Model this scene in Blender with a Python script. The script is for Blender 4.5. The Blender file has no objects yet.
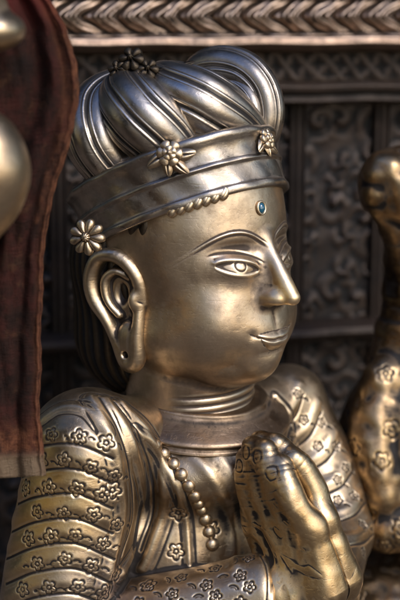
import bpy, math, random
import numpy as np
from mathutils import Vector
random.seed(5); rng=np.random.default_rng(5)
C=bpy.context.scene.collection
# ------------------------------------------------------------------ camera geometry
PIT=math.radians(12); DIST=14.0
CP,SP=math.cos(PIT),math.sin(PIT)
CAM=np.array([0,-DIST*CP,DIST*SP]); FW=np.array([0,CP,-SP]); UPV=np.array([0,SP,CP])
def ray(px,py):
    d=FW*DIST+np.array([1.,0,0])*(px-200)/100+UPV*(300-py)/100
    return d/np.linalg.norm(d)
def at(px,py,Y):
    d=ray(px,py); return CAM+d*((Y-CAM[1])/d[1])
def topx(p):
    q=np.asarray(p)-CAM; k=DIST/(q@FW); return 200+100*q[0]*k, 300-100*(q@UPV)*k
# ------------------------------------------------------------------ numpy sculpting
def smin(a,b,k):
    h=np.clip(.5+.5*(b-a)/k,0,1); return b*(1-h)+a*h-k*h*(1-h)
def smax(a,b,k): return -smin(-a,-b,k)
def ell(p,c,r):
    q=p-np.asarray(c); r=np.asarray(r,float)
    k0=np.sqrt(((q/r)**2).sum(1))+1e-9; k1=np.sqrt(((q/r**2)**2).sum(1))+1e-9
    return k0*(k0-1)/k1
def cap(p,a,b,ra,rb):
    a=np.asarray(a,float); b=np.asarray(b,float); ab=b-a
    t=np.clip(((p-a)@ab)/(ab@ab),0,1)
    return np.sqrt(((p-(a+t[:,None]*ab))**2).sum(1))-(ra+(rb-ra)*t)
def tube(p,pts,rs,n=5):
    X=cr(np.concatenate([np.array(pts,float),np.array(rs,float)[:,None]],1),(len(pts)-1)*n+1)
    d=None
    for i in range(len(X)-1):
        e=cap(p,X[i,:3],X[i+1,:3],X[i,3],X[i+1,3]); d=e if d is None else np.minimum(d,e)
    return d
def grad(f,P,e=.004):
    g=np.empty_like(P)
    for i in range(3):
        o=np.zeros(3); o[i]=e; g[:,i]=(f(P+o)-f(P-o))/(2*e)
    return g
def nets(f,lo,hi,h):
    lo=np.array(lo,float); n=np.ceil((np.array(hi)-lo)/h).astype(int)+1
    ax=[lo[i]+h*np.arange(n[i]) for i in range(3)]
    G=np.stack(np.meshgrid(*ax,indexing='ij'),-1).reshape(-1,3)
    F=f(G).reshape(n); S=F<0
    cnt=sum(S[a:n[0]-1+a,b:n[1]-1+b,c:n[2]-1+c].astype(np.int8) for a in(0,1) for b in(0,1) for c in(0,1))
    act=(cnt>0)&(cnt<8); idx=np.argwhere(act); vid=-np.ones(act.shape,int); vid[act]=np.arange(len(idx))
    acc=np.zeros((len(idx),3)); m_=np.zeros(len(idx))
    cs=[np.array(c) for c in np.ndindex(2,2,2)]
    for a in cs:
        for b in cs:
            if (b-a).sum()==1 and (b-a).min()==0:
                ia=idx+a; ib=idx+b
                fa=F[ia[:,0],ia[:,1],ia[:,2]]; fb=F[ib[:,0],ib[:,1],ib[:,2]]
                m=(fa<0)!=(fb<0); t=np.where(m,fa/np.where(m,fa-fb,1),0)
                acc+=(a+t[:,None]*(b-a))*m[:,None]; m_+=m
    V=lo+h*(idx+acc/m_[:,None]); Q=[]
    for ax_ in range(3):
        o=[i for i in range(3) if i!=ax_]
        sl0=[slice(None)]*3; sl1=[slice(None)]*3; sl0[ax_]=slice(0,-1); sl1[ax_]=slice(1,None)
        for s in (sl0,sl1):
            for j in o: s[j]=slice(1,-1)
        A=S[tuple(sl0)]; B=S[tuple(sl1)]; e=np.argwhere(A!=B)
        if len(e)==0: continue
        fl=A[e[:,0],e[:,1],e[:,2]]
        base=e.copy()
        def cell(d0,d1):
            q=base.copy(); q[:,o[0]]+=d0; q[:,o[1]]+=d1
            return vid[q[:,0],q[:,1],q[:,2]]
        q=np.stack([cell(0,0),cell(1,0),cell(1,1),cell(0,1)],1)
        if ax_==1: fl=~fl
        q[~fl]=q[~fl][:,::-1]; Q.append(q)
    return V,np.concatenate(Q)
def edges(F):
    E=np.concatenate([F[:,[0,1]],F[:,[1,2]],F[:,[2,3]],F[:,[3,0]]]); E=np.sort(E,1); n=int(E.max())+1
    u=np.unique(E[:,0].astype(np.int64)*n+E[:,1]); return np.stack([u//n,u%n],1)
def nbmean(X,E,n):
    c=np.bincount(E.ravel(),minlength=n).astype(float); c[c==0]=1
    if X.ndim==1:
        return (np.bincount(E[:,0],X[E[:,1]],n)+np.bincount(E[:,1],X[E[:,0]],n))/c
    return np.stack([nbmean(X[:,i],E,n) for i in range(X.shape[1])],1)
def subdiv(V,F):
    n=len(V); E=np.sort(np.stack([F,np.roll(F,-1,1)],-1).reshape(-1,2),1)
    key=E[:,0].astype(np.int64)*n+E[:,1]; u,inv=np.unique(key,return_inverse=True)
    em=.5*(V[u//n]+V[u%n]); fc=V[F].mean(1); inv=inv.reshape(-1,4)+n; fi=np.arange(len(F))+n+len(u)
    Q=np.concatenate([np.stack([F[:,k],inv[:,k],fi,inv[:,(k-1)%4]],1) for k in range(4)])
    return np.concatenate([V,em,fc]),Q
def sculpt(f,lo,hi,h,sub=2,relax=3):
    V,F=nets(f,lo,hi,h)
    def proj(V,it,mx):
        for _ in range(it):
            g=grad(f,V); d=f(V); s=d/np.maximum((g**2).sum(1),.2)
            V=V-g*np.clip(s,-mx,mx)[:,None]
        return V
    E=edges(F)
    for _ in range(relax): V=.5*V+.5*nbmean(V,E,len(V))
    V=proj(V,3,h)
    for i in range(sub):
        V,F=subdiv(V,F); h/=2
        V=.5*V+.5*nbmean(V,edges(F),len(V)); V=proj(V,2 if i<2 else 1,h)
    g=grad(f,V); N=g/np.maximum(np.linalg.norm(g,axis=1),1e-6)[:,None]
    return V,F,N
def fnormals(V,F): return np.cross(V[F[:,2]]-V[F[:,0]],V[F[:,3]]-V[F[:,1]])
def vnormals(V,F):
    fn=fnormals(V,F); N=np.zeros_like(V)
    for k in range(4):
        for i in range(3): N[:,i]+=np.bincount(F[:,k],fn[:,i],len(V))
    return N/np.maximum(np.linalg.norm(N,axis=1),1e-12)[:,None]
def make(name,V,F,mat,parent=None,cvscale=8.,smooth=3,loc=None,cav=True,face=None):
    me=bpy.data.meshes.new(name); V=np.asarray(V,float); F=np.asarray(F)
    if loc is not None: V=V-np.asarray(loc)
    fn=fnormals(V,F)
    if face is None: flip=((V[F].mean(1)-V.mean(0))*fn).sum()<0
    else: flip=(fn.sum(0)@np.asarray(face))<0
    if flip: F=F[:,::-1]
    me.vertices.add(len(V)); me.vertices.foreach_set('co',V.astype(np.float32).ravel())
    me.loops.add(F.size); me.loops.foreach_set('vertex_index',F.astype(np.int32).ravel())
    me.polygons.add(len(F)); me.polygons.foreach_set('loop_start',(np.arange(len(F))*4).astype(np.int32))
    me.polygons.foreach_set('use_smooth',np.ones(len(F),bool))
    me.update(calc_edges=True)
    if cav:
        N=vnormals(V,F); E=edges(F); L=np.linalg.norm(V[E[:,0]]-V[E[:,1]],axis=1)
        Lv=(np.bincount(E[:,0],L**2,len(V))+np.bincount(E[:,1],L**2,len(V)))/np.maximum(np.bincount(E.ravel(),minlength=len(V)),1)
        c=((nbmean(V,E,len(V))-V)*N).sum(1)/np.maximum(Lv,1e-9); c=np.clip(c/cvscale,-1.5,1.5)
        for _ in range(smooth): c=.4*c+.6*nbmean(c,E,len(V))
        at_=me.attributes.new('cv','FLOAT','POINT'); at_.data.foreach_set('value',np.clip(c,-1,1).astype(np.float32))
    me.materials.append(mat)
    o=bpy.data.objects.new(name,me); C.objects.link(o)
    if loc is not None: o.location=loc
    if parent is not None: o.parent=parent
    return o
def gridmesh(P,wu=False,wv=False):
    nu,nv=P.shape[:2]; I=np.arange(nu*nv).reshape(nu,nv)
    a=np.concatenate([I,I[:1]]) if wu else I
    a=np.concatenate([a,a[:,:1]],1) if wv else a
    F=np.stack([a[:-1,:-1],a[1:,:-1],a[1:,1:],a[:-1,1:]],-1).reshape(-1,4)
    return P.reshape(-1,3),F
def merge(L):
    Vs=[];Fs=[];o=0
    for V,F in L:
        if ((V[F].mean(1)-V.mean(0))*fnormals(V,F)).sum()<0: F=F[:,::-1]
        Vs.append(V);Fs.append(F+o);o+=len(V)
    return np.concatenate(Vs),np.concatenate(Fs)
def cr(pts,n):
    pts=np.array(pts,float); m=len(pts); P=np.concatenate([[2*pts[0]-pts[1]],pts,[2*pts[-1]-pts[-2]]])
    t=np.linspace(0,m-1-1e-9,n); i=t.astype(int); u=(t-i)[:,None]
    p0,p1,p2,p3=P[i],P[i+1],P[i+2],P[i+3]
    return .5*(2*p1+(p2-p0)*u+(2*p0-5*p1+4*p2-p3)*u*u+(3*p1-p0-3*p2+p3)*u**3)
def sweep(pts,rs,n=120,m=64,ribs=0,amp=0.,flat=1.,twist=0.,endround=True,up=(0,0,1),power=1.):
    X=cr(np.concatenate([np.array(pts,float),np.array(rs,float)[:,None]],1),n); S=X[:,:3]; R=X[:,3].copy()
    if endround:
        t=np.linspace(0,1,n); e=.12
        R*=np.sqrt(np.clip(1-(np.clip(1-t/e,0,1))**2,0.0004,1))*np.sqrt(np.clip(1-(np.clip((t-1+e)/e,0,1))**2,.0004,1))
    T=np.gradient(S,axis=0); T/=np.linalg.norm(T,axis=1)[:,None]
    a=np.array(up,float); fr=[]
    for i in range(n):
        a=a-T[i]*(a@T[i]); a/=np.linalg.norm(a); fr.append(a.copy())
    A=np.array(fr); B=np.cross(T,A); ph=np.linspace(0,2*np.pi,m,endpoint=False)
    s=np.abs(np.sin(ribs*ph/2))
    # broad swelling fold with a fine raised welt beside each groove
    k=1-amp*(1-s**power)+amp*.28*np.exp(-((s-.42)/.12)**2) if ribs else np.ones(m)
    tw=np.linspace(0,twist,n)[:,None]
    P=S[:,None]+A[:,None]*(np.cos(ph+tw)*R[:,None]*k)[...,None]+B[:,None]*(np.sin(ph+tw)*R[:,None]*k*flat)[...,None]
    return gridmesh(P,False,True)
def march(f,px,py,tmax=24):
    d=ray(px,py); t=DIST-4.5
    for _ in range(120):
        p=CAM+d*t; s=float(f(p[None])[0])
        if s<.0008: break
        t+=s*.7
        if t>tmax: return None,None
    p=CAM+d*t; g=grad(f,p[None])[0]; return p,g/np.linalg.norm(g)
def mpath(f,pts,n=40):
    c=cr(np.array(pts,float),n); out=[]
    for x,y in c:
        p,_=march(f,x,y)
        if p is not None: out.append(p)
    return np.array(out)
def polyd(P,path):
    d=np.full(len(P),9.); lo=path.min(0)-.2; hi=path.max(0)+.2
    m=((P>lo)&(P<hi)).all(1); Q=P[m]; e=np.full(len(Q),9.)
    for a,b in zip(path[:-1],path[1:]):
        ab=b-a
        if ab@ab>.06: continue
        t=np.clip(((Q-a)@ab)/(ab@ab+1e-12),0,1); e=np.minimum(e,np.linalg.norm(Q-a-t[:,None]*ab,axis=1))
    d[m]=e; return d
def gs(x,w): return np.exp(-(x/w)**2)
def sg(x,w): return 1/(1+np.exp(-np.clip(x/w,-30,30)))
def wob(P,s,seed=0,k=9):
    r=np.random.default_rng(seed); v=np.zeros(len(P))
    for i in range(k):
        d=r.normal(size=3); d/=np.linalg.norm(d); f=s*r.uniform(.6,1.6); v+=np.sin(P@d*f+r.uniform(0,6.3)+1.2*np.sin(P@r.normal(size=3)*f*.35))
    return v/math.sqrt(k)
def tframe(n,up=(0,0,1)):
    t=np.cross(up,n); t/=np.linalg.norm(t); b=np.cross(n,t); return t,b
def flower_disp(P,c,n,size,rot,k=5,g=1.):
    D=np.zeros(len(P)); m=np.linalg.norm(P-c,axis=1)<size*1.8; q=P[m]-c; t,b=tframe(n)
    x=q@t; y=q@b; r=np.hypot(x,y)+1e-9; ph=np.arctan2(y,x)+rot
    rho=size*(.62+.38*np.abs(np.cos(k*ph/2))); d=r-rho
    v=-.013*gs(d,.011)+.001*sg(-d,.008)-.011*gs(r-size*.27,.009)
    v-=.006*gs(np.sin(k*ph/2)*r,.008)*(r>size*.3)*(r<rho)
    D[m]=v*g; return D
def arc_disp(P,c,n,size,rot,span=1.9,g=1.):
    D=np.zeros(len(P)); m=np.linalg.norm(P-c,axis=1)<size*1.5; q=P[m]-c; t,b=tframe(n)
    x=q@t; y=q@b; r=np.hypot(x,y)+1e-9; ph=np.abs((np.arctan2(y,x)-rot+np.pi)%(2*np.pi)-np.pi)
    w=sg(span/2-ph,.06)
    D[m]=g*w*(-.013*gs(r-size,.010)-.007*gs(r-size*.66,.008)); return D
# ------------------------------------------------------------------ materials
def newmat(name):
    m=bpy.data.materials.new(name); m.use_nodes=True; nt=m.node_tree; nt.nodes.clear()
    o=nt.nodes.new('ShaderNodeOutputMaterial'); b=nt.nodes.new('ShaderNodeBsdfPrincipled'); nt.links.new(b.outputs[0],o.inputs[0]); return m,nt,b
def nd(nt,t,**k):
    n=nt.nodes.new(t)
    for a,v in k.items():
        if a in n.inputs.keys(): n.inputs[a].default_value=v
        else: setattr(n,a,v)
    return n
def ramp(nt,src,stops):
    r=nt.nodes.new('ShaderNodeValToRGB'); e=r.color_ramp.elements
    while len(e)<len(stops): e.new(.5)
    for i,(p,c) in enumerate(stops): e[i].position=p; e[i].color=(*c,1) if len(c)==3 else c
    nt.links.new(src,r.inputs[0]); return r.outputs[0]
def mix(nt,f,a,b,bt='MIX'):
    n=nt.nodes.new('ShaderNodeMix'); n.data_type='RGBA'; n.blend_type=bt
    for s,v in ((n.inputs[0],f),(n.inputs[6],a),(n.inputs[7],b)):
        if isinstance(v,(int,float)): s.default_value=v
        elif isinstance(v,tuple): s.default_value=(*v,1)
        else: nt.links.new(v,s)
    return n.outputs[2]
def math_(nt,op,a,b=None,c=None,clamp=False):
    n=nt.nodes.new('ShaderNodeMath'); n.operation=op; n.use_clamp=clamp
    for i,v in enumerate((a,b,c)):
        if v is None: continue
        if isinstance(v,(int,float)): n.inputs[i].default_value=v
        else: nt.links.new(v,n.inputs[i])
    return n.outputs[0]
def bronze(name,c1,c2,dark,r0=.2,r1=.42,dirt=1.,bump=.12,hammer=.3,edge=(.75,.6,.4),spot=None,metal=1.,dbase=0.,pits=.5):
    m,nt,b=newmat(name)
    tc=nd(nt,'ShaderNodeTexCoord').outputs['Object']
    def noise(s,det=5,rough=.55,dist=0.,sc=None,rot=(.4,.9,.3)):
        n=nd(nt,'ShaderNodeTexNoise',Scale=s,Detail=det,Roughness=rough,Distortion=dist); src=tc
        if sc:
            mp=nd(nt,'ShaderNodeMapping'); mp.inputs['Scale'].default_value=sc; mp.inputs['Rotation'].default_value=rot; nt.links.new(tc,mp.inputs[0]); src=mp.outputs[0]
        nt.links.new(src,n.inputs['Vector']); return n.outputs[0]
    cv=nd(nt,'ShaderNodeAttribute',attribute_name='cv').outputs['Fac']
    n1=noise(1.3,7,.6,.6); n2=noise(5.5,10,.7,.3); n3=noise(38,4,.6); n4=noise(2.2,2,.45); n5=noise(24,5,.6,.3); n6=noise(34,3,.6,0,(1,.05,1)); n7=noise(28,3,.6,0,(.06,1,1),(1.2,.2,.8))
    base=mix(nt,ramp(nt,n1,[(.38,(0,0,0)),(.62,(1,1,1))]),c1,c2)
    base=mix(nt,math_(nt,'MULTIPLY',ramp(nt,n2,[(.46,(0,0,0)),(.68,(1,1,1))]),.55),base,tuple(x*.42 for x in c2))
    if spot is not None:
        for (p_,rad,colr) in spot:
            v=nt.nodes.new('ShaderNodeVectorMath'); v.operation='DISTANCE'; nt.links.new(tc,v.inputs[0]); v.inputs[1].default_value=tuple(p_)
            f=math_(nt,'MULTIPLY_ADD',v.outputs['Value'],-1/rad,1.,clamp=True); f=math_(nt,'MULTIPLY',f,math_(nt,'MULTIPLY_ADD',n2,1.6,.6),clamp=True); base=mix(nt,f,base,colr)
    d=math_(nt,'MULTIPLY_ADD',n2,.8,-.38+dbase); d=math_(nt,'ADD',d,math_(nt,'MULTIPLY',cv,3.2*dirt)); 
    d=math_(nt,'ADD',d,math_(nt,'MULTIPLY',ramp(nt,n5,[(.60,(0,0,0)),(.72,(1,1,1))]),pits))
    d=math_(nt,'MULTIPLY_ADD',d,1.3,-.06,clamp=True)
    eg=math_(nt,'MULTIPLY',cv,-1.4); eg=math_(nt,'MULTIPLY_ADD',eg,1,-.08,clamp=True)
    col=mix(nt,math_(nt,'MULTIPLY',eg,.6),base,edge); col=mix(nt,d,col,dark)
    nt.links.new(col,b.inputs['Base Color'])
    nt.links.new(math_(nt,'MULTIPLY_ADD',d,-.55*metal,metal),b.inputs['Metallic'])
    rr=math_(nt,'MULTIPLY_ADD',ramp(nt,n2,[(.3,(0,0,0)),(.72,(1,1,1))]),r1-r0,r0)
    rr=math_(nt,'ADD',rr,math_(nt,'MULTIPLY',d,.3)); rr=math_(nt,'ADD',rr,math_(nt,'MULTIPLY',n6,.10)); nt.links.new(rr,b.inputs['Roughness'])
    bp=nd(nt,'ShaderNodeBump',Strength=hammer,Distance=.06); nt.links.new(n4,bp.inputs['Height'])
    sc_=math_(nt,'ADD',ramp(nt,n6,[(.60,(0,0,0)),(.68,(1,1,1))]),ramp(nt,n7,[(.60,(0,0,0)),(.68,(1,1,1))]))
    b2=nd(nt,'ShaderNodeBump',Strength=bump,Distance=.012); nt.links.new(math_(nt,'ADD',math_(nt,'ADD',math_(nt,'MULTIPLY',n3,.6),math_(nt,'MULTIPLY',n2,.6)),math_(nt,'MULTIPLY',sc_,-.6)),b2.inputs['Height']); nt.links.new(bp.outputs[0],b2.inputs['Normal'])
    nt.links.new(b2.outputs[0],b.inputs['Normal']); return m
YAW=math.radians(47); ca,sa=math.cos(YAW),math.sin(YAW)
O=at(195,290,0.)
Lh=np.array([ca,sa,0]); Fh=np.array([sa,-ca,0]); Zh=np.array([0,0,1.])
def h2w(Q): Q=np.asarray(Q,float); return O+Q[...,0:1]*Lh+Q[...,1:2]*Fh+Q[...,2:3]*Zh
def w2h(P): q=np.asarray(P)-O; return np.stack([q@Lh,q@Fh,q@Zh],-1)
tip=h2w(np.array([0,1.28,.08])); RY=1.3
K=at(292,518,-1.10)
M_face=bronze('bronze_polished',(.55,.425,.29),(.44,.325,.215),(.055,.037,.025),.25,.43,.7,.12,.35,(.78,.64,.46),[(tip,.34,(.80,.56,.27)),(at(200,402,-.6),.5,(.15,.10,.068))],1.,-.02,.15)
M_ear=bronze('bronze_ear',(.50,.38,.25),(.38,.28,.18),(.03,.02,.014),.25,.42,1.0,.12,.3,(.75,.6,.4),None,1.,0.,.15)
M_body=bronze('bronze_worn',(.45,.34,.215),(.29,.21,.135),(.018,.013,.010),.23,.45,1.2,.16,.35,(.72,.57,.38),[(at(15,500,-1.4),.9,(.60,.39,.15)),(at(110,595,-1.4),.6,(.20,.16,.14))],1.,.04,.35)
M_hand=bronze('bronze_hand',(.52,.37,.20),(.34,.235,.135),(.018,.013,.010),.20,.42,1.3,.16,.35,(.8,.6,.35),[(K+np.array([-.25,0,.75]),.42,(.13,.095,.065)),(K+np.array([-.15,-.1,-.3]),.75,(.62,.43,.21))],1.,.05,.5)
M_collar=bronze('bronze_collar_aged',(.27,.19,.125),(.18,.122,.078),(.02,.014,.010),.28,.48,1.2,.18,.4,(.55,.42,.27),None,1.,.08,.45)
M_crown=bronze('bronze_crown',(.42,.355,.285),(.27,.225,.18),(.018,.015,.013),.20,.40,1.1,.14,.3,(.72,.62,.50),None,1.,.04,.3)
M_dark=bronze('bronze_blackened',(.04,.032,.025),(.02,.017,.014),(.006,.005,.005),.4,.6,.6,.3,.4,(.10,.075,.05))
M_wall=bronze('bronze_wall_dark',(.034,.021,.014),(.020,.013,.009),(.005,.004,.003),.42,.64,.9,.25,.4,(.065,.042,.028),None,.42)
M_frieze=bronze('copper_frieze',(.29,.20,.145),(.17,.12,.085),(.018,.013,.010),.32,.5,1.3,.2,.3,(.52,.40,.31))
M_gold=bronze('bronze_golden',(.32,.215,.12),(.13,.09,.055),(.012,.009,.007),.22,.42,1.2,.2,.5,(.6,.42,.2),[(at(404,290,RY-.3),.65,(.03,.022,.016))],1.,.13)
def simple(name,col,rough=.5,metal=0.,scale=30,var=.3,bump=.2,coat=0.):
    m,nt,b=newmat(name); tc=nd(nt,'ShaderNodeTexCoord').outputs['Object']
    n=nd(nt,'ShaderNodeTexNoise',Scale=scale,Detail=6.); nt.links.new(tc,n.inputs['Vector'])
    nt.links.new(mix(nt,n.outputs[0],tuple(c*(1-var) for c in col),tuple(c*(1+var) for c in col)),b.inputs['Base Color'])
    b.inputs['Roughness'].default_value=rough; b.inputs['Metallic'].default_value=metal; b.inputs['Coat Weight'].default_value=coat
    bp=nd(nt,'ShaderNodeBump',Strength=bump,Distance=.02); nt.links.new(n.outputs[0],bp.inputs['Height']); nt.links.new(bp.outputs[0],b.inputs['Normal']); return m
M_gem=simple('turquoise_gem',(.008,.07,.11),.08,0,10,.4,.05,1.)
M_ground=simple('dusty_stone',(.10,.075,.055),.8,0,3,.4,.3)
def cloth_mat():
    m,nt,b=newmat('red_velvet'); tc=nd(nt,'ShaderNodeTexCoord').outputs['Object']
    def noise(s,det=6,sc=(1,1,1)):
        mp=nd(nt,'ShaderNodeMapping'); mp.inputs['Scale'].default_value=sc; nt.links.new(tc,mp.inputs[0])
        n=nd(nt,'ShaderNodeTexNoise',Scale=s,Detail=det,Roughness=.70); nt.links.new(mp.outputs[0],n.inputs['Vector']); return n.outputs[0]
    a=noise(1.8,11); f=noise(13,9); w=noise(70,4); s2=noise(4.5,9); wv=noise(60,2,(1,1,.12)); wh=noise(60,2,(.12,.12,1))
    c=ramp(nt,a,[(.36,(.010,.007,.006)),(.45,(.025,.011,.008)),(.54,(.044,.013,.010)),(.62,(.032,.016,.010)),(.72,(.075,.032,.017))])
    c=mix(nt,math_(nt,'MULTIPLY',ramp(nt,f,[(.46,(0,0,0)),(.62,(1,1,1))]),.6),c,(.008,.005,.004))
    c=mix(nt,math_(nt,'MULTIPLY',ramp(nt,s2,[(.56,(0,0,0)),(.68,(1,1,1))]),.4),c,(.12,.058,.028))
    ed=nd(nt,'ShaderNodeAttribute',attribute_name='edge').outputs['Fac']
    c=mix(nt,math_(nt,'MULTIPLY',ed,ramp(nt,f,[(.38,(.15,.15,.15)),(.6,(1,1,1))])),c,(.22,.085,.04))
    hm=nd(nt,'ShaderNodeAttribute',attribute_name='hem').outputs['Fac']
    c=mix(nt,hm,c,(.20,.14,.085))
    sx=nd(nt,'ShaderNodeSeparateXYZ'); nt.links.new(tc,sx.inputs[0])
    top=math_(nt,'MULTIPLY_ADD',sx.outputs[2],1.5,-5.8,clamp=True)
    c=mix(nt,math_(nt,'MULTIPLY',top,.6),c,(.20,.022,.018))
    nt.links.new(c,b.inputs['Base Color']); b.inputs['Roughness'].default_value=.95
    b.inputs['Sheen Weight'].default_value=.03; b.inputs['Sheen Roughness'].default_value=.5; b.inputs['Sheen Tint'].default_value=(.7,.3,.2,1)
    b.inputs['Specular IOR Level'].default_value=.12
    bp=nd(nt,'ShaderNodeBump',Strength=.9,Distance=.025); nt.links.new(math_(nt,'ADD',math_(nt,'MULTIPLY',f,.7),math_(nt,'ADD',w,math_(nt,'ADD',wv,wh))),bp.inputs['Height']); nt.links.new(bp.outputs[0],b.inputs['Normal']); return m
M_cloth=cloth_mat()
def thing(name,label,cat,loc,kind=None,group=None):
    o=bpy.data.objects.new(name,None); C.objects.link(o); o.location=tuple(loc); o['label']=label; o['category']=cat
    if kind: o['kind']=kind
    if group: o['group']=group
    o.empty_display_size=.2
    return o
def adopt(root):
    off=np.array(root.location)
    for ch in root.children: ch.location=tuple(np.array(ch.location)-off)
def nrm(v): v=np.array(v,float); return v/np.linalg.norm(v)
# ------------------------------------------------------------------ MAIN STATUE
root=thing('praying_statue','bronze statue in a scrolled crown, palms pressed together, blue stone on its forehead','statue',(0,0,-4.6))
EU=.345
def f_head(p):
    a=p.copy(); a[:,0]=np.abs(a[:,0])
    d=ell(a,(0,-.07,.50),(.89,1.02,1.0))
    d=smin(d,ell(a,(0,-.12,.95),(.87,1.0,.98)),.15)
    d=smin(d,ell(a,(0,.24,-.05),(.74,.74,.80)),.2)
    d=smin(d,ell(a,(0,.10,-.36),(.84,.74,.52)),.2)
    d=smin(d,ell(a,(.33,.57,-.20),(.31,.31,.34)),.25)
    d=smin(d,ell(a,(0,.79,-.58),(.25,.22,.20)),.18)
    d=smin(d,ell(a,(0,.46,-.66),(.42,.38,.22)),.12)
    d=smin(d,ell(a,(0,.83,-.30),(.29,.22,.24)),.20)
    nose=smin(cap(a,(0,.90,.60),(0,1.25,.10),.070,.072),cap(a,(0,.86,.38),(0,1.02,.11),.08,.135),.13)
    nose=smin(nose,ell(a,(.08,1.07,.08),(.085,.13,.072)),.07)
    nose=smax(nose,-(a[:,2]-.005+.05*(a[:,1]-1.2)),.06)
    d=smin(d,nose,.11)
    d=smin(d,cap(a,(0,-.08,-.3),(0,-.06,-1.6),.62,.68),.06)
    return d
V,F,N=sculpt(f_head,(-1.15,-1.3,-1.6),(1.15,1.5,2.1),.05,3,3)
def face_disp(V):
    u,w,v=V[:,0],V[:,1],V[:,2]; au=np.abs(u); D=np.zeros(len(V)); fr=sg(w-.35,.05)
    ec=EU; x=(au-ec)/.19; vp=v-.385-.03*x
    D-=.045*gs(au-.32,.2)*gs(v-.565,.075)
    D+=.060*gs(au-ec,.18)*gs(v-.37,.11)
    xx=np.clip(1-x*x,0,1); up=.060*xx**.8; low=-.054*xx**.9; win=sg(1.05-np.abs(x),.05)
    inside=sg(up-vp,.009)*sg(vp-low,.009)*sg(1-np.abs(x),.04)
    D-=.018*inside
    rr=np.hypot(au-ec+.005,vp-.018)
    D+=inside*(.006*gs(rr,.12)-.0055*gs(rr-.046,.009))
    D+=.018*gs(vp-up-.024,.026)*win+.005*gs(vp-low+.02,.020)*win
    up2=.060*np.clip(1-(x/1.25)**2,0,1)**.8
    D-=.008*gs(vp-up2-.078,.014)*sg(1.1-np.abs(x),.08)
    vb=.715-1.6*(au-.34)**2; wb=sg(au-.09,.02)*sg(.60-au,.06)
    D+=.012*gs(v-vb,.013)*wb-.002*gs(v-vb+.03,.018)*wb
    vm=-.325+.9*u*u+.008*gs(u,.04); wm=sg(.235-au,.02)
    tu=.062*np.clip(1-(u/.24)**2,1e-4,1)**.8*(1-.18*gs(u,.035)); tl=.080*np.clip(1-(u/.195)**2,1e-4,1)**.7
    dv=v-vm
    D+=.036*np.sqrt(np.clip(1-(dv/tu-.35)**2/.4225*.42,0,1))*sg(tu-dv,.018)*sg(dv,.006)*wm
    D+=.042*np.sqrt(np.clip(1-(dv/tl+.5)**2*.9,0,1))*sg(dv+tl,.018)*sg(-dv,.006)*sg(.195-au,.02)
    D-=.022*gs(dv,.011)*sg(.255-au,.018)
    D-=.013*gs(np.hypot(au-.268,v+.258),.045)
    D-=.006*gs(u,.04)*sg(v+.24,.03)*sg(-.04-v,.03)
    D-=.020*gs(u,.18)*gs(v+.465,.05)
    D+=.014*gs(np.hypot(au-.42,(v+.08)*.9),.22)
    for z0,dp in ((-.97,.016),(-1.05,.015),(-1.12,.012)): D-=dp*gs(v-z0-.06*w-.01*np.sin(u*4),.018)
    return D*fr
V=V+N*(face_disp(V)+.0045*wob(V,4,3)+.0007*wob(V,14,33))[:,None]
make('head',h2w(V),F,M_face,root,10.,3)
# ---- ears
def f_ear(p):
    d=tube(p,[(0.0,.13,.00),(.04,.10,.26),(.09,-.07,.44),(.12,-.27,.43),(.13,-.39,.24),(.12,-.36,.02),(.09,-.22,-.20),(.07,-.14,-.40),(.07,-.02,-.60),(.07,.10,-.56),(.06,.12,-.32),(.03,.12,-.02)],[.05,.058,.064,.068,.07,.068,.064,.06,.064,.064,.058,.05])
    d=smin(d,ell(p,(.05,-.0,-.44),(.085,.15,.26)),.05)
    d=smin(d,ell(p,(.0,-.14,.12),(.06,.30,.36)),.06)
    d=smin(d,tube(p,[(.04,.0,.25),(.08,-.13,.30),(.10,-.24,.20),(.09,-.22,.02),(.06,-.10,-.12)],[.025,.036,.042,.042,.035]),.03)
    d=smin(d,ell(p,(.06,.09,.04),(.06,.05,.09)),.05)
    d=smax(d,-ell(p,(.12,-.08,.08),(.13,.085,.13)),.035)
    d=smax(d,-cap(p,(-.3,.01,-.50),(.4,.01,-.50),.034,.034),.02)
    return d
Ve,Fe,Ne=sculpt(f_ear,(-.2,-.65,-.78),(.32,.32,.62),.03,2,1)
for s in (-1,1):
    Q=np.stack([s*(.80+Ve[:,0]*1.2),Ve[:,1]*.98-.05,Ve[:,2]],1)
    Q[:,0]+=s*np.clip(-Ve[:,1],0,1)*.12-s*np.clip(-Ve[:,2]-.1,0,1)*.04
    make('ear',h2w(Q+.006*wob(Q,7,s+4)[:,None]),Fe,M_ear,root,12.,4)
# ---- hair behind the ear
def f_hair(p):
    d=ell(p,(0,-.50,.25),(.92,.88,.95)); d=smin(d,ell(p,(0,-.66,-.45),(.84,.66,.75)),.2)
    d=smin(d,ell(p,(0,.0,.75),(.90,.60,.35)),.1)
    return d
V,F,N=sculpt(f_hair,(-1.1,-1.6,-1.5),(1.1,.9,1.5),.06,2,2)
ang=np.arctan2(V[:,1]+.4,np.abs(V[:,0])); V=V+N*(.014*np.sin(ang*46+2*np.sin(V[:,2]*4)))[:,None]
hair=make('hair',h2w(V),F,M_dark,root,8.,2)
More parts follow.
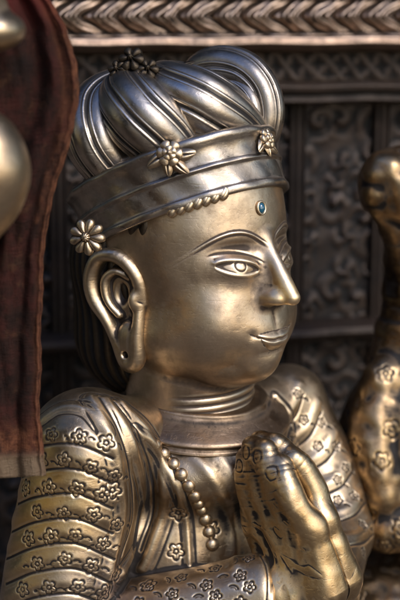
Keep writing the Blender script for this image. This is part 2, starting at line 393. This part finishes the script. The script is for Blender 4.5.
# ---- crown frame
TT=math.radians(23.5); ct,st=math.cos(TT),math.sin(TT)
CW,CU=-.10,.70
def crown(u,q,n): return np.stack([u,CW+q*ct-n*st,CU+q*st+n*ct],-1)
def crown_pt(th,off,n): return h2w(crown((.935+off)*np.sin(th),(1.08+off)*np.cos(th),n+0*th))
prof=np.array([(-.12,.0),(-.02,-.02),(.022,-.018),(.038,.012),(.036,.045),(.020,.065),(.018,.10),(.022,.16),(.028,.23),(.038,.25),(.052,.27),(.044,.295),(.034,.31),(.038,.36),(.046,.41),(.060,.45),(.078,.48),(.095,.512),(.095,.545),(.07,.575),(.02,.585),(-.1,.58),(-.25,.56)])
pr=cr(prof,130); th=np.linspace(0,2*np.pi,360,endpoint=False)
P=np.stack([crown_pt(th,o_+.007*np.sin(th*7)*np.sin(n_*9)+.005*np.sin(th*19+n_*14),n_) for o_,n_ in pr],1)
V,F=gridmesh(P,True,False); make('crown_band',V,F,M_crown,root,10.,2)
uu=np.linspace(0,np.pi/2,40); P=np.stack([h2w(crown(.92*np.cos(a)*np.sin(th),1.03*np.cos(a)*np.cos(th),.50+.42*np.sin(a)+0*th)) for a in uu],1)
V,F=gridmesh(P,True,False); make('crown_cap',V,F,M_crown,root)
def lobe(pts,rs,ribs,amp,flat=1.,tw=0.,up=(0,-1,0),pw=1.0):
    V,F=sweep([at(*p) for p in pts],rs,220,300,ribs,amp,flat,tw,True,up,pw)
    V=V+.006*np.stack([wob(V,4,i) for i in range(3)],1)
    return make('crown_scroll',V,F,M_crown,root,8.,2)
lobe([(146,202,.0),(120,172,-.22),(98,142,-.28),(98,114,-.08),(120,98,.12),(154,100,.3)],[.20,.28,.32,.32,.28,.18],8,.085)
lobe([(194,178,-.15),(168,142,-.45),(142,116,-.45),(132,96,-.15),(158,82,.2)],[.22,.33,.36,.31,.2],8,.085)
lobe([(258,160,.10),(236,128,-.20),(206,107,-.38),(174,92,-.2),(156,82,.2)],[.22,.29,.33,.31,.2],8,.085)
# upright rolled curl at the front: an outer coil round an inner one
lobe([(232,150,.15),(256,146,.02),(267,122,-.04),(263,93,.02),(244,74,.14),(216,71,.32),(184,83,.55)],[.10,.14,.17,.19,.22,.25,.2],6,.09)
lobe([(230,136,.0),(247,128,-.10),(252,110,-.10),(243,96,.0),(224,90,.15),(196,92,.4)],[.09,.12,.13,.15,.17,.15],5,.09)
lobe([(226,118,-.04),(237,116,-.10),(237,106,-.04),(222,104,.1)],[.08,.11,.11,.09],0,.0)
lobe([(92,118,.6),(120,98,.75),(170,88,.9),(220,94,.8)],[.2,.24,.26,.2],8,.06)
# ---- flowers
def flower_mesh(c,n,R,k=8,depth=.35,rot=0.,o0=.60):
    t,b=tframe(n,(0.05,0.02,1)); r=np.linspace(0,1,26); ph=np.linspace(0,2*np.pi,k*12,endpoint=False)
    pet=np.abs(np.cos(k*ph/2))
    out=R*(o0+(1-o0)*pet**.5)
    rr=r[:,None]*out[None]
    z=R*depth*(.35+.65*np.sin(np.clip(r[:,None],0,1)*np.pi)**.6*pet[None]**.5)
    z=np.where(r[:,None]<.26,R*depth*(1.0+.8*np.sqrt(np.clip(1-(r[:,None]/.26)**2,0,1))),z)
    z[-1]=-.02*R; z=z+0*rr
    P=c+t*(rr*np.cos(ph+rot))[...,None]+b*(rr*np.sin(ph+rot))[...,None]+n*z[...,None]
    Q=P[-1:]-n*R*.15
    return gridmesh(np.concatenate([P,Q]),False,True)
def leaf_mesh(c,n,dirv,L,W):
    d=nrm(np.array(dirv)-n*(np.array(dirv)@n)); s=np.cross(n,d); a=np.linspace(0,1,30); b=np.linspace(-1,1,18)
    w=W*np.sqrt(np.clip(np.sin(np.pi*a**.9),0,1))
    bend=.30*L*a*a
    P=c+d*(a*L)[:,None,None]+s*(w[:,None]*b[None]+bend[:,None])[...,None]+n*((.5*W*(1-b**2))[None]*np.sin(np.pi*a)[:,None]+.02*np.sin(a*2.2)[:,None]-.02*gs(b,.15)[None]*np.sin(np.pi*a)[:,None])[...,None]
    return gridmesh(P)
V,F=flower_mesh(at(87,237,-.85),nrm((-.25,-.95,.1)),.175,9,.25); make('flower_ornament',V,F,M_body,root,14.,1)
def onb(thdeg,n,off=.10):
    t_=math.radians(thdeg); p=crown_pt(np.array([t_]),off,n)[0]; q=crown_pt(np.array([t_]),off+.1,n)[0]; return p,nrm(q-p)
def thfor(px,n,off):
    return min(np.arange(-110,30,.5),key=lambda a:abs(topx(onb(a,n,off)[0])[0]-px))
for (px,n_,off,R) in ((170,.48,.115,.12),(266,.42,.08,.10)):
    p,nn_=onb(thfor(px,n_,off),n_,off); L=[flower_mesh(p+nn_*.02,nn_,R*1.05,6,.28,0.,.78),flower_mesh(p+nn_*.045,nn_,R*.60,5,.35,.5,.8)]
    up_=np.array([0,0,1.]); sd=np.cross(nn_,up_)
    for dv_,l_,w_ in ((sd*-1-up_*.25,.23,.068),(sd-up_*.25,.23,.068),(-up_-sd*.5,.24,.066),(-up_*1.0+sd*.35,.20,.058)):
        L.append(leaf_mesh(p-nn_*.03,nn_,dv_,l_*R/.12,w_*R/.12))
    V,F=merge(L); make('flower_ornament',V,F,M_body,root,14.,1)
L=[]
for (x,y,Y,R) in ((132,60,-.2,.13),(148,70,-.25,.11),(118,70,-.2,.10),(140,78,-.3,.09)):
    L.append(flower_mesh(at(x,y,Y-.12),nrm((-.2+.01*(x-130),-.9,.45)),R,6,.45))
L.append(leaf_mesh(at(150,72,-.35),nrm((0,-.8,.6)),(1,0,-.05),.42,.05)); L.append(sweep([at(134,60,-.3),at(134,87,-.15)],[.05,.05],12,12)) 
V,F=merge(L); make('flower_ornament',V,F,M_dark,root,14.,1)
# ---- row of rolled hair curls under the band
hp=lambda q: f_head(w2h(q))
L=[]
for i in range(7):
    t_=i/6; x0=226-50*t_; y0=191+17*t_
    pa=mpath(hp,[(x0,y0-4),(x0-3,y0+3),(x0-7,y0+9-1.5*abs(t_-.5))],7)
    g=grad(hp,pa); pa=pa+g*.020
    L.append(sweep(pa[::2],[.036,.050,.052,.034],30,28,6,.12))
V,F=merge(L); make('ringlet',V,F,M_ear,root,12.,1)
# ---- forehead gem
p,n=march(hp,261,208)
r=np.linspace(0,np.pi/2,10); ph=np.linspace(0,2*np.pi,40,endpoint=False); t,b=tframe(n)
P=p+t*(.042*np.cos(r)[:,None]*np.cos(ph))[...,None]+b*(.052*np.cos(r)[:,None]*np.sin(ph))[...,None]+n*(.035*np.sin(r)[:,None]+0*ph)[...,None]
V,F=gridmesh(P,False,True); gem=make('forehead_gem',V,F,M_gem,root); gem['label']='turquoise blue oval stone'
a=np.linspace(0,2*np.pi,48,endpoint=False)
ring=p+t*(.050*np.cos(a))[:,None]+b*(.060*np.sin(a))[:,None]+n*.008
P=np.stack([ring+(t*np.cos(a)[:,None]+b*np.sin(a)[:,None])*(.012*np.cos(q))+n*.012*np.sin(q) for q in np.linspace(0,2*np.pi,12,endpoint=False)],1)
V,F=gridmesh(P,True,True); bz=make('bezel',V,F,M_body,None); bz.parent=gem
# ------------------------------------------------------------------ BODY
B=math.radians(40); Lb=np.array([math.cos(B),math.sin(B),0]); Fb=np.array([math.sin(B),-math.cos(B),0])
CH=at(203,560,.12); S1=at(88,446,-.80); E1=at(52,652,-.95); W1=at(280,590,-1.18)
S2=at(287,402,.85); E2=at(334,532,.30); W2=at(326,588,-.66); NK=at(198,424,.0)
CC=at(198,394,.0); AX1=nrm(W1-E1)
def f_body(p):
    q=p-CH; t=np.stack([q@Lb,q@Fb,q[:,2]],1)
    d=ell(t,(0,0,0),(1.16,.80,1.50))
    d=smin(d,ell(p,CC-np.array([0,0,.64]),(1.04,.92,.50)),.22)
    d=smin(d,cap(p,S1+np.array([.33,.2,.0]),NK+np.array([-.35,.05,-.0]),.40,.38),.22)
    d=smin(d,cap(p,S2,NK+np.array([.2,.15,.05]),.37,.38),.22)
    d=smin(d,cap(p,S1,E1,.57,.60),.14)
    d=smin(d,tube(p,[S2,at(315,466,.68),E2],[.40,.42,.41],4),.12)
    d=smin(d,cap(p,E2,W2,.40,.33),.06)
    fa=smax(cap(p,E1,W1+AX1*.4,.54,.36),(p-W1)@AX1,.14)
    d=smin(d,fa,.05)
    return d
V,F,N=sculpt(f_body,(-2.7,-2.1,-4.3),(2.3,1.8,-.4),.07,3,3)
D=np.zeros(len(V))
def ridge(pts,w,h,n=40):
    global D
    pa=mpath(f_body,pts,n)
    if len(pa)>2: D=D+h*gs(polyd(V,pa),w)
    return pa
def hem(pts,w=.028,h=.04):
    global D
    pa=mpath(f_body,pts,50); d=polyd(V,pa); D=D+h*gs(d,w)-.003*gs(d-w*2,.016)
folds=[[(122,404),(144,428),(160,462),(164,505),(152,545),(142,568)],
       [(106,400),(128,430),(140,470),(142,515),(130,555),(122,572)],
       [(92,398),(110,432),(120,474),(122,515),(113,556),(104,585)]]
for i,pa in enumerate(folds): hem(pa,.060,.034)
for pa in ([(114,402),(136,429),(150,466),(153,510),(141,550)],[(99,399),(119,431),(130,472),(132,515),(121,556)]): ridge(pa,.012,-.010)
hem([(136,430),(158,452),(175,484),(186,520),(190,570)],.035,.018)
ridge([(190,452),(210,474),(226,502),(234,530),(236,566)],.065,.022)
ridge([(216,452),(236,476),(248,505)],.06,.016)
hem([(276,396),(288,412),(292,435),(288,455)],.03,.022)
for (dx,h_) in ((0,.012),(-6,-.008)): ridge([(266+dx,556),(272+dx,568),(274+dx,588),(272+dx,608)],.026 if h_>0 else .011,h_)
hem([(36,425),(60,408),(86,410),(106,432)],.045,.018)
for y in range(432,622,25): ridge([(8,y+16),(36,y+4),(75,y+1),(112,y+15)],.085,.020); ridge([(8,y+27),(36,y+15),(75,y+12),(112,y+26)],.014,-.012)
for (a0,a1) in (((300,384),(282,420)),((318,402),(292,440)),((336,432),(306,462)),((350,460),(322,486)),((362,492),(336,512)),((370,524),(344,536))):
    ridge([a0,((a0[0]+a1[0])/2+3,(a0[1]+a1[1])/2+4),a1],.06,.020); ridge([(a0[0]+4,a0[1]+10),((a0[0]+a1[0])/2+6,(a0[1]+a1[1])/2+13),(a1[0]+3,a1[1]+9)],.013,-.011)
def stamp(x,y,size,rot,kind='f',g=1.):
    global D
    p,n=march(f_body,x,y)
    if p is None: return
    D=D+(flower_disp(V,p,n,size,rot,5,g) if kind=='f' else arc_disp(V,p,n,size,rot,1.9,g))
for r_i,y0 in enumerate(range(436,620,25)):
    for c_i in range(4):
        x=26+c_i*26+(r_i%2)*13+rng.uniform(-4,4); y=y0+9*((x-55)/50)**2+rng.uniform(-2.5,2.5)
        if x>116 or (x<34 and y<452): continue
        stamp(x,y,rng.uniform(.066,.088),rng.uniform(0,6),'f',rng.uniform(.45,.8))
        stamp(x+11,y+6,.05,rng.uniform(.5,1.5),'a',.5)
        if rng.random()<.6: stamp(x-10,y+6,.045,rng.uniform(1.5,2.5),'a',.45)
for (x,y) in [(178,513),(176,552),(112,490),(212,530),(148,585)]: stamp(x,y,.085,0.3,'f',.65)
for (x,y) in [(298,394),(322,422),(304,420),(336,446),(318,446),(346,468),(354,496),(338,500),(362,525),(364,552),(338,480)]:
    stamp(x,y,.050,rng.uniform(0,6),'f',.7); stamp(x+8,y+8,.045,1.,'a',.5)
for i in range(4):
    for j in range(8):
        x=130+j*17+(i%2)*8; y=588-(x-140)*.27+i*14
        if x<250:
            if (i+j)%2: stamp(x,y,.060,rng.uniform(0,6),'f',.7)
            else: stamp(x,y,.06,rng.uniform(1,2),'a',.6)
D=D+.008*wob(V,5,8)+.002*wob(V,16,81)
V=V+N*np.clip(D,-.05,.07)[:,None]
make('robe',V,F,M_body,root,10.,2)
# ---- collar
tl_=math.radians(7); AX=nrm((.08,-math.sin(tl_),math.cos(tl_))); CX=nrm(np.cross((0,1,0),AX)); CY=np.cross(AX,CX)
pc=cr(np.array([(.55,.045),(.66,.045),(.695,.035),(.71,.01),(.74,-.03),(.80,-.07),(.87,-.11),(.93,-.145),(.955,-.165),(.965,-.19),(.945,-.21),(.925,-.215),(.935,-.24),(.95,-.26),(.935,-.285),(.75,-.31)]),90)
P=np.stack([CC+CX*((r_+.008*np.sin(th*5+z_*9)+.004*np.sin(th*13+z_*20))*np.cos(th))[:,None]+CY*((r_+.008*np.sin(th*5+z_*9))*.92*np.sin(th))[:,None]+AX*z_ for r_,z_ in pc],1)
V,F=gridmesh(P,True,False); make('collar',V,F,M_collar,root,10.,2)
# ---- bead string
pa=mpath(f_body,[(156,446),(172,462),(190,488),(205,518),(214,550)],200)
s=np.concatenate([[0],np.cumsum(np.linalg.norm(np.diff(pa,axis=0),axis=1))])
V,F=sweep(pa[::8],[.02]*len(pa[::8]),80,8,endround=False); bs=make('bead_string',V,F,M_body,root)
a=np.linspace(-np.pi/2,np.pi/2,12); ph=np.linspace(0,2*np.pi,20,endpoint=False)
Pb=np.stack([np.cos(a)[:,None]*np.cos(ph),np.cos(a)[:,None]*np.sin(ph),np.sin(a)[:,None]+0*ph],-1)
Vb,Fb_=gridmesh(Pb*.064,False,True); first=None; d_=0
while d_<s[-1]:
    q=np.array([np.interp(d_,s,pa[:,i]) for i in range(3)]); g=grad(f_body,q[None])[0]; g=g/np.linalg.norm(g); q=q+g*.008
    if first is None: first=make('bead',Vb,Fb_,M_body,None,40.,0); o=first
    else: o=first.copy(); C.objects.link(o)
    o.location=tuple(q); o.parent=bs; sc=rng.uniform(.92,1.08); o.scale=(sc,sc,.72); o.rotation_euler=Vector(tuple(g)).to_track_quat('Z','Y').to_euler(); d_+=.132
# ---- hands
HS=.88
dd=nrm((-.36,.10,.92)); nn=nrm((-.68,-.72,-.1)); nn=nrm(nn-dd*(nn@dd)); hw=np.cross(dd,nn); hw=hw if hw[0]>0 else -hw
offs=[-.35,-.12,.11,.32]; lens=[.80,.89,.84,.72]; up0=[-.02,.03,.01,-.08]
def handdef(sg_):
    n_=nn*sg_; fs=[]
    for o_,l_,u_ in zip(offs,lens,up0):
        r0=K+HS*(hw*o_+n_*.10+dd*u_)
        p1=r0+HS*(dd*l_*.40+n_*.06-hw*o_*.05); p2=r0+HS*(dd*l_*.73+n_*.04-hw*o_*.16); p3=r0+HS*(dd*l_*.96-n_*.02-hw*o_*.28)
        fs.append(([r0,p1,p2,p3],[HS*.160,HS*.156,HS*.150,HS*.122]))
    wr=K-HS*(dd*.80-n_*.10)
    thumb=([K+HS*(-dd*.70+hw*-.30+n_*.14),K+HS*(-dd*.28+hw*-.46+n_*.12),K+HS*(dd*.06+hw*-.47+n_*.10),K+HS*(dd*.28+hw*-.42+n_*.06)],[HS*.19,HS*.155,HS*.145,HS*.115])
    return n_,fs,wr,thumb
def f_hand_of(sg_):
    n_,fs,wr,thumb=handdef(sg_)
    tgt=W1-AX1*.25 if sg_>0 else W2+np.array([0,-.1,0])
    def f(p):
        d=None
        for i,(pts,rs) in enumerate(fs):
            e=tube(p,pts,rs,3); d=e if d is None else smin(d,e,.075)
        pal=None
        for i,(pts,rs) in enumerate(fs):
            e=cap(p,pts[0],wr+HS*hw*offs[i]*.7,.14,.22); pal=e if pal is None else smin(pal,e,.12)
        d=smin(d,pal,.10); d=smin(d,tube(p,thumb[0],thumb[1],3),.08)
        d=smax(d,-((p-K)@n_+.006),.015)
        d=smin(d,cap(p,wr,tgt,.28,.31),.16)
        return d
    return f
for sg_ in (1,-1):
    fh=f_hand_of(sg_); n_,fs,wr,thumb=handdef(sg_)
    V,F,N=sculpt(fh,K+np.array([-1.2,-1.0,-1.5]),K+np.array([1.0,1.2,1.25]),.05,3,1)
    q0=V-K; st_=np.stack([q0@hw,q0@n_,(q0@dd)*.3],1)
    D=.013*wob(V,7,12)+.004*wob(V,20,13)+.008*wob(st_,13,14)-.018*np.clip(wob(st_,16,44)-.8,0,1)+.006*np.clip(wob(V,28,9)-.8,0,1)
    for (pts,rs) in fs+[thumb]:
        ax=nrm(pts[3]-pts[2]); c=pts[3]-ax*.01+n_*rs[3]; q=V-c
        x=q@np.cross(ax,n_); y=q@ax; z=q@n_
        rr=((np.abs(x)/.048)**2.5+(np.abs(y)/.060)**2.5)**(1/2.5); m=(np.abs(z)<.07)
        D+=m*(-.0028*gs(rr-1,.25))
        for j in (1,2):
            axj=nrm(pts[j+1]-pts[j-1]); c=pts[j]+n_*rs[j]; q=V-c; near=gs(np.linalg.norm(q,axis=1),.09)
            D+=near*.006; D-=near*.002*gs(q@axj,.016)
        d=polyd(V,np.array([pts[0]+n_*rs[0],pts[0]*.75+(wr)*.25+n_*.14,pts[0]*.5+(wr)*.5+n_*.16])); D+=.012*gs(d,.05)
    V=V+N*D[:,None]
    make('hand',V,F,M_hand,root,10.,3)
adopt(root)
# ------------------------------------------------------------------ CLOTH
ys=np.linspace(-30,478,240); re=np.interp(ys,[-30,0,30,60,100,130,180,230,300,420,455,478],[34,50,67,77,79,74,58,46,42,40,44,47])
s_=np.linspace(0,1,150); P=np.zeros((240,150,3)); 
T_,S_=np.meshgrid((ys+30)/508,s_,indexing='ij')
Yd=-1.75+.06*np.sin(S_*7+3.5*T_+.6+1.2*np.sin(T_*5))+.008*np.sin(S_*25-5*T_+2*np.sin(T_*7))+.04*np.sin(T_*6+S_*5)+.20*S_**12-.05*gs(S_-.965,.018)+.20*gs(S_-(.74-.36*T_+.05*np.sin(T_*7)),.07)+.07*gs(S_-(.92-.18*T_),.04)
Yd+=.014*wob(np.stack([S_.ravel()*6,T_.ravel()*9,0*T_.ravel()],1),5,4).reshape(Yd.shape)
Yd-=.05*(T_>.955)+.02*gs(T_-.955,.006)
for i,y in enumerate(ys):
    for j,s in enumerate(s_):
        P[i,j]=at(-60+(re[i]+60+.8*math.sin(y*.09)+.4*math.sin(y*.31))*s,y-6*(s-.6)*(i/240.)**4,Yd[i,j])
V,F=gridmesh(P); cl=make('hanging_cloth',V,F,M_cloth,None,8,2,loc=at(20,476,-1.75),face=(0,-1,0)); 
ea=cl.data.attributes.new('edge','FLOAT','POINT'); ea.data.foreach_set('value',np.clip(gs(S_-1,.05)+.4*gs(S_-.90,.03)*(T_<.5)+.7*gs(T_-.93,.03),0,1).astype(np.float32).ravel())
eh=cl.data.attributes.new('hem','FLOAT','POINT'); eh.data.foreach_set('value',(.8*sg(T_-.957,.003)).astype(np.float32).ravel())
so=cl.modifiers.new('thickness','SOLIDIFY'); so.thickness=.04
cl['label']='dusty dark red velvet cloth hanging down beside the crowned statue, at the left edge'; cl['category']='cloth'
# ------------------------------------------------------------------ LEFT STATUE
lroot=thing('bronze_statue','smooth rounded bronze statue cut off by the left edge, before the red cloth','statue',at(-60,560,-2.3))
c1=at(-14,170,-2.25); c2=at(-12,30,-2.25)
def f_l(p):
    d=ell(p,c1,(.34,.34,.50)); d=smin(d,cap(p,c1,at(-90,300,-2.2),.34,.42),.15)
    d=smin(d,cap(p,at(-95,140,-2.2),at(-90,420,-2.2),.5,.6),.2)
    return d
V,F,N=sculpt(f_l,at(-180,470,-3)-.2,at(60,60,-1.4)+np.array([.2,.2,.3]),.08,2,2)
V=V+N*(.006*wob(V,6,2))[:,None]
make('arm',V,F,M_ear,lroot,8.,3)
def f_l2(p): return smin(ell(p,c2,(.30,.30,.18)),ell(p,at(-50,0,-2.2),(.45,.4,.5)),.1)
V,F,N=sculpt(f_l2,at(-120,90,-3),at(50,-70,-1.4)+np.array([0,.1,.1]),.06,2,2)
make('head',V,F,M_ear,lroot,8.,3); adopt(lroot)
# ------------------------------------------------------------------ RIGHT STATUE
rroot=thing('golden_statue','dark golden statue behind the crowned one, cut off by the right edge','statue',at(420,640,1.3))
def f_rt(p):
    d=ell(p,at(408,186,RY),(.54,.50,.44)); d=smin(d,ell(p,at(386,172,RY-.2),(.27,.26,.24)),.08)
    d=smin(d,ell(p,at(375,194,RY-.25),(.13,.15,.13)),.06); d=smin(d,cap(p,at(380,210,RY-.2),at(396,226,RY-.1),.10,.14),.06)
    d=smin(d,tube(p,[at(414,205,RY),at(412,280,RY),at(412,350,RY)],[.38,.31,.46],4),.15)
    d=smin(d,ell(p,at(408,440,RY-.15),(.78,.64,.95)),.25)
    d=smin(d,tube(p,[at(384,378,RY-.35),at(372,440,RY-.55),at(384,500,RY-.7)],[.24,.27,.24],4),.08)
    d=smin(d,tube(p,[at(366,520,RY-.5),at(390,530,RY-.75),at(430,524,RY-.8)],[.26,.26,.24],4),.06)
    d=smin(d,ell(p,at(404,600,RY-.2),(1.15,.9,.60)),.12); return d
V,F,N=sculpt(f_rt,at(285,690,RY)-np.array([.3,1.6,.3]),at(500,110,RY)+np.array([.2,.9,.4]),.07,2,2)
D=.012*wob(V,7,21)+.010*wob(V,17,22)
for k in range(46):
    i=rng.integers(len(V))
    for _ in range(12):
        if N[i][1]<-.3 and V[i][2]<-.8: break
        i=rng.integers(len(V))
    D+=flower_disp(V,V[i],N[i],.10,rng.uniform(0,6),5,1.0)
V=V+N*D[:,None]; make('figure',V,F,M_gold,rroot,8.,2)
adopt(rroot)
# ------------------------------------------------------------------ WALL
WA=math.radians(12); wx=np.array([math.cos(WA),math.sin(WA),0]); wn=np.array([math.sin(WA),-math.cos(WA),0]); W0=at(340,100,3.4)
def wloc(px,py,n=0):
    d=ray(px,py); t=((W0+wn*n-CAM)@wn)/(d@wn); q=CAM+d*t-W0; return q@wx,q[2]
def wp(x,n,z): return W0+wx*x[...,None]+wn*n[...,None]+np.array([0,0,1.])*z[...,None]
wroot=thing('carved_wall','dark carved metal wall with a pale leaf frieze and ledges behind the crowned statue','wall',W0+np.array([0,0,-7]))
def relief(name,x0,x1,z0,z1,n0,hf,mat,res=.015,cs=8.):
    xs=np.arange(x0,x1,res); zs=np.linspace(z0,z1,max(int((z1-z0)/res),8)); X,Z=np.meshgrid(xs,zs,indexing='ij')
    Hh=hf(X,Z,(Z-z0)/(z1-z0)); Hh=Hh+.008*wob(np.stack([X.ravel(),Z.ravel(),0*Z.ravel()],1),9,3).reshape(X.shape)
    P=wp(X,n0+Hh,Z); V,F=gridmesh(P); return make(name,V,F,mat,wroot,cs,1,face=wn)
def extr(name,prof,x0,x1,mat):
    pr=np.array(prof); t=[]
    for a,b in zip(pr[:-1],pr[1:]):
        for k in range(6): t.append(a+(b-a)*k/6)
    pr=np.array(t+[pr[-1]]); xs=np.linspace(x0,x1,300); P=wp(xs[:,None]+0*pr[None,:,0],pr[None,:,0]+.008*np.sin(xs*7+2*np.sin(xs*3))[:,None],pr[None,:,1]+.006*np.sin(xs*5+1)[:,None])
    V,F=gridmesh(P); return make(name,V,F,mat,wroot,8,1,face=wn)
zz=lambda py,n: wloc(340,py,n)[1]
X0,X1=-5.,2.5
def fz(X,Z,v):
    X=X+.02*np.sin(X*9)+.012*np.sin(X*23); per=.36; s=1-np.abs(2*np.clip((v-.06)/.88,0,1)-1)**1.35
    ph=(X+.30*s)/per*2*np.pi
    a=np.abs(np.sin(ph/2)); h=.17*a**.5*(.45+.55*s)
    h-=.06*gs(np.abs((ph/(2*np.pi))%1-.5)-.17,.04)*s; h+=.02*np.sin(ph*3+v*6)**2*s
    h+=.08*(gs(v-.03,.035)+gs(v-.97,.035))
    return h
relief('leaf_frieze',X0,X1,zz(36,.5),zz(-4,.5),.5,fz,M_frieze,.012)
relief('upper_band',X0,X1,zz(-6,.6)+.02,zz(-60,.6),.42,lambda X,Z,v:.03*np.sin(v*20),M_wall,.03)
a,b=zz(37,.7),zz(50,.7)
extr('ledge',[(.45,a+.03),(.62,a+.02),(.74,a),(.76,(a+b)/2),(.72,b+.04),(.66,b),(.5,b-.02),(.3,b-.03)],X0,X1,M_frieze)
def fz2(X,Z,v):
    ph=(X*1.0+Z*.9+.03*np.sin(X*7))/.26*2*np.pi; q=(X-Z*.9+.03*np.sin(X*5+Z*9))/.26*2*np.pi
    return .035*np.maximum(np.sin(ph/2)**2,.8*np.sin(q/2)**2)-.03*gs(v-.05,.05)-.03*gs(v-.95,.05)
relief('lattice_band',X0,X1,zz(84,.35),zz(52,.35)+.05,.34,fz2,M_wall)
a,b=zz(84,.45),zz(104,.45)
extr('ledge',[(.3,a+.04),(.45,a+.03),(.52,a-.02),(.50,a-.08),(.40,a-.11),(.42,b+.03),(.36,b),(.1,b-.02),(0,b-.03)],X0,X1,M_wall)
r_=np.random.default_rng(11)
cen=[(i*.36+r_.uniform(-.14,.14),-.3-j*.36+r_.uniform(-.14,.14),r_.uniform(.10,.24),r_.choice([-1,1]),r_.uniform(0,6)) for i in range(-15,8) for j in range(20)]
def fz3(X,Z,v):
    h=np.zeros_like(X)
    for cx,cz,R_,sgn,p0 in cen:
        m0=(np.abs(X-cx)<.6)&(np.abs(Z-cz)<.6); x=X[m0]-cx; z=Z[m0]-cz; r=np.hypot(x,z); ph=np.arctan2(z,x*sgn)
        h[m0]=np.maximum(h[m0],gs(r,R_)*(.5+.5*np.sin(ph*(1 if R_>.17 else 3)+r*24+p0))*.075+.03*gs(r,.05))
        h[m0]+=.018*gs(r-R_*1.1,.03)*(.5+.5*np.sin(ph*5+p0))
    return h
relief('scroll_panel',X0,X1,-7.,zz(104,.1),-.02,fz3,M_wall,.025)
for px in (300,384,60):
    x,_=wloc(px,200,.2)
    pr=[(0.0,-.11),(.09,-.10),(.11,-.08),(.07,-.05),(.11,0),(.07,.05),(.11,.08),(.09,.10),(0,.11)]
    zs=np.linspace(-7,zz(104,.2),60); pr_=cr(np.array(pr),50); P=wp(x+pr_[None,:,1]+0*zs[:,None],pr_[None,:,0]+0*zs[:,None],zs[:,None]+0*pr_[None,:,0])
    V,F=gridmesh(P); make('pilaster',V,F,M_wall,wroot,8,1,face=wn)
a=wloc(330,335,.5)[1]
extr('ledge',[(0,a+.1),(.2,a+.08),(.34,a+.03),(.36,a-.03),(.30,a-.10),(.15,a-.16),(0,a-.2)],X0,X1,M_wall)
adopt(wroot)
# ------------------------------------------------------------------ GROUND
P=np.zeros((2,2,3)); 
for i,x in enumerate((-40,40)):
    for j,y in enumerate((-40,40)): P[i,j]=(x,y,-7.3)
V,F=gridmesh(P); g=make('ground',V,F,M_ground,None,cav=False,face=(0,0,1)); g['kind']='structure'; g['label']='dusty stone floor under the statues'; g['category']='ground'
# ------------------------------------------------------------------ LIGHT
w=bpy.data.worlds.new('World'); bpy.context.scene.world=w; w.use_nodes=True; nt=w.node_tree; nt.nodes.clear()
out=nt.nodes.new('ShaderNodeOutputWorld'); bg=nt.nodes.new('ShaderNodeBackground'); nt.links.new(bg.outputs[0],out.inputs[0])
SE,SR=math.radians(42),math.radians(142)
sky=nt.nodes.new('ShaderNodeTexSky'); sky.sky_type='NISHITA'; sky.sun_disc=False; sky.sun_elevation=SE; sky.sun_rotation=SR; sky.dust_density=2.
tc=nt.nodes.new('ShaderNodeTexCoord').outputs['Generated']
def lobe_mask(d,lo,hi):
    v=nt.nodes.new('ShaderNodeVectorMath'); v.operation='DOT_PRODUCT'; nt.links.new(tc,v.inputs[0]); v.inputs[1].default_value=tuple(nrm(d))
    m=nt.nodes.new('ShaderNodeMapRange'); m.interpolation_type='SMOOTHSTEP'; nt.links.new(v.outputs['Value'],m.inputs[0]); m.inputs[1].default_value=lo; m.inputs[2].default_value=hi; return m.outputs[0]
nz=nt.nodes.new('ShaderNodeTexNoise'); nz.inputs['Scale'].default_value=3.0; nz.inputs['Detail'].default_value=3; nt.links.new(tc,nz.inputs['Vector'])
blot=ramp(nt,nz.outputs[0],[(.42,(.14,.135,.13)),(.56,(1,1,1))])
m1=lobe_mask((.75,-.60,.25),.42,.90); m2=lobe_mask((-.75,-.5,.35),.74,.95); m3=lobe_mask((-.1,-.35,.95),.66,.94); m4=lobe_mask((.15,-.97,.15),.66,.98)
tot=math_(nt,'ADD',math_(nt,'ADD',math_(nt,'MULTIPLY',m1,1.75),math_(nt,'MULTIPLY',m2,1.1)),math_(nt,'MULTIPLY',m3,1.5))
tot=math_(nt,'ADD',tot,math_(nt,'MULTIPLY',m4,.7))
tot=math_(nt,'ADD',tot,.15)
col=mix(nt,1.,sky.outputs[0],tot,'MULTIPLY'); col=mix(nt,.68,col,blot,'MULTIPLY')
warm=mix(nt,m2,(1.0,1.,1.),(1.6,1.1,.6)); warm=mix(nt,m3,warm,(.66,.88,1.38)); col=mix(nt,1.,col,warm,'MULTIPLY')
nt.links.new(col,bg.inputs[0]); bg.inputs[1].default_value=.15
sl=bpy.data.lights.new('Sun','SUN'); sl.energy=1.5; sl.angle=math.radians(12); sl.color=(1,.96,.90)
so=bpy.data.objects.new('Sun',sl); C.objects.link(so)
sd=Vector((math.sin(SR)*math.cos(SE),math.cos(SR)*math.cos(SE),math.sin(SE))); so.rotation_euler=sd.to_track_quat('Z','Y').to_euler(); so.location=tuple(sd*20)
# ------------------------------------------------------------------ CAMERA
cd=bpy.data.cameras.new('Camera'); cam=bpy.data.objects.new('Camera',cd); C.objects.link(cam); cam.location=tuple(CAM); cam.rotation_euler=(math.pi/2-PIT,0,0)
cd.sensor_fit='VERTICAL'; cd.sensor_height=24; cd.lens=24*DIST/6; cd.clip_end=200
cd.dof.use_dof=True; cd.dof.focus_distance=13.2; cd.dof.aperture_fstop=.21
bpy.context.scene.camera=cam
sc=bpy.context.scene; sc.view_settings.view_transform='Standard'; sc.view_settings.look='None'; sc.view_settings.exposure=0
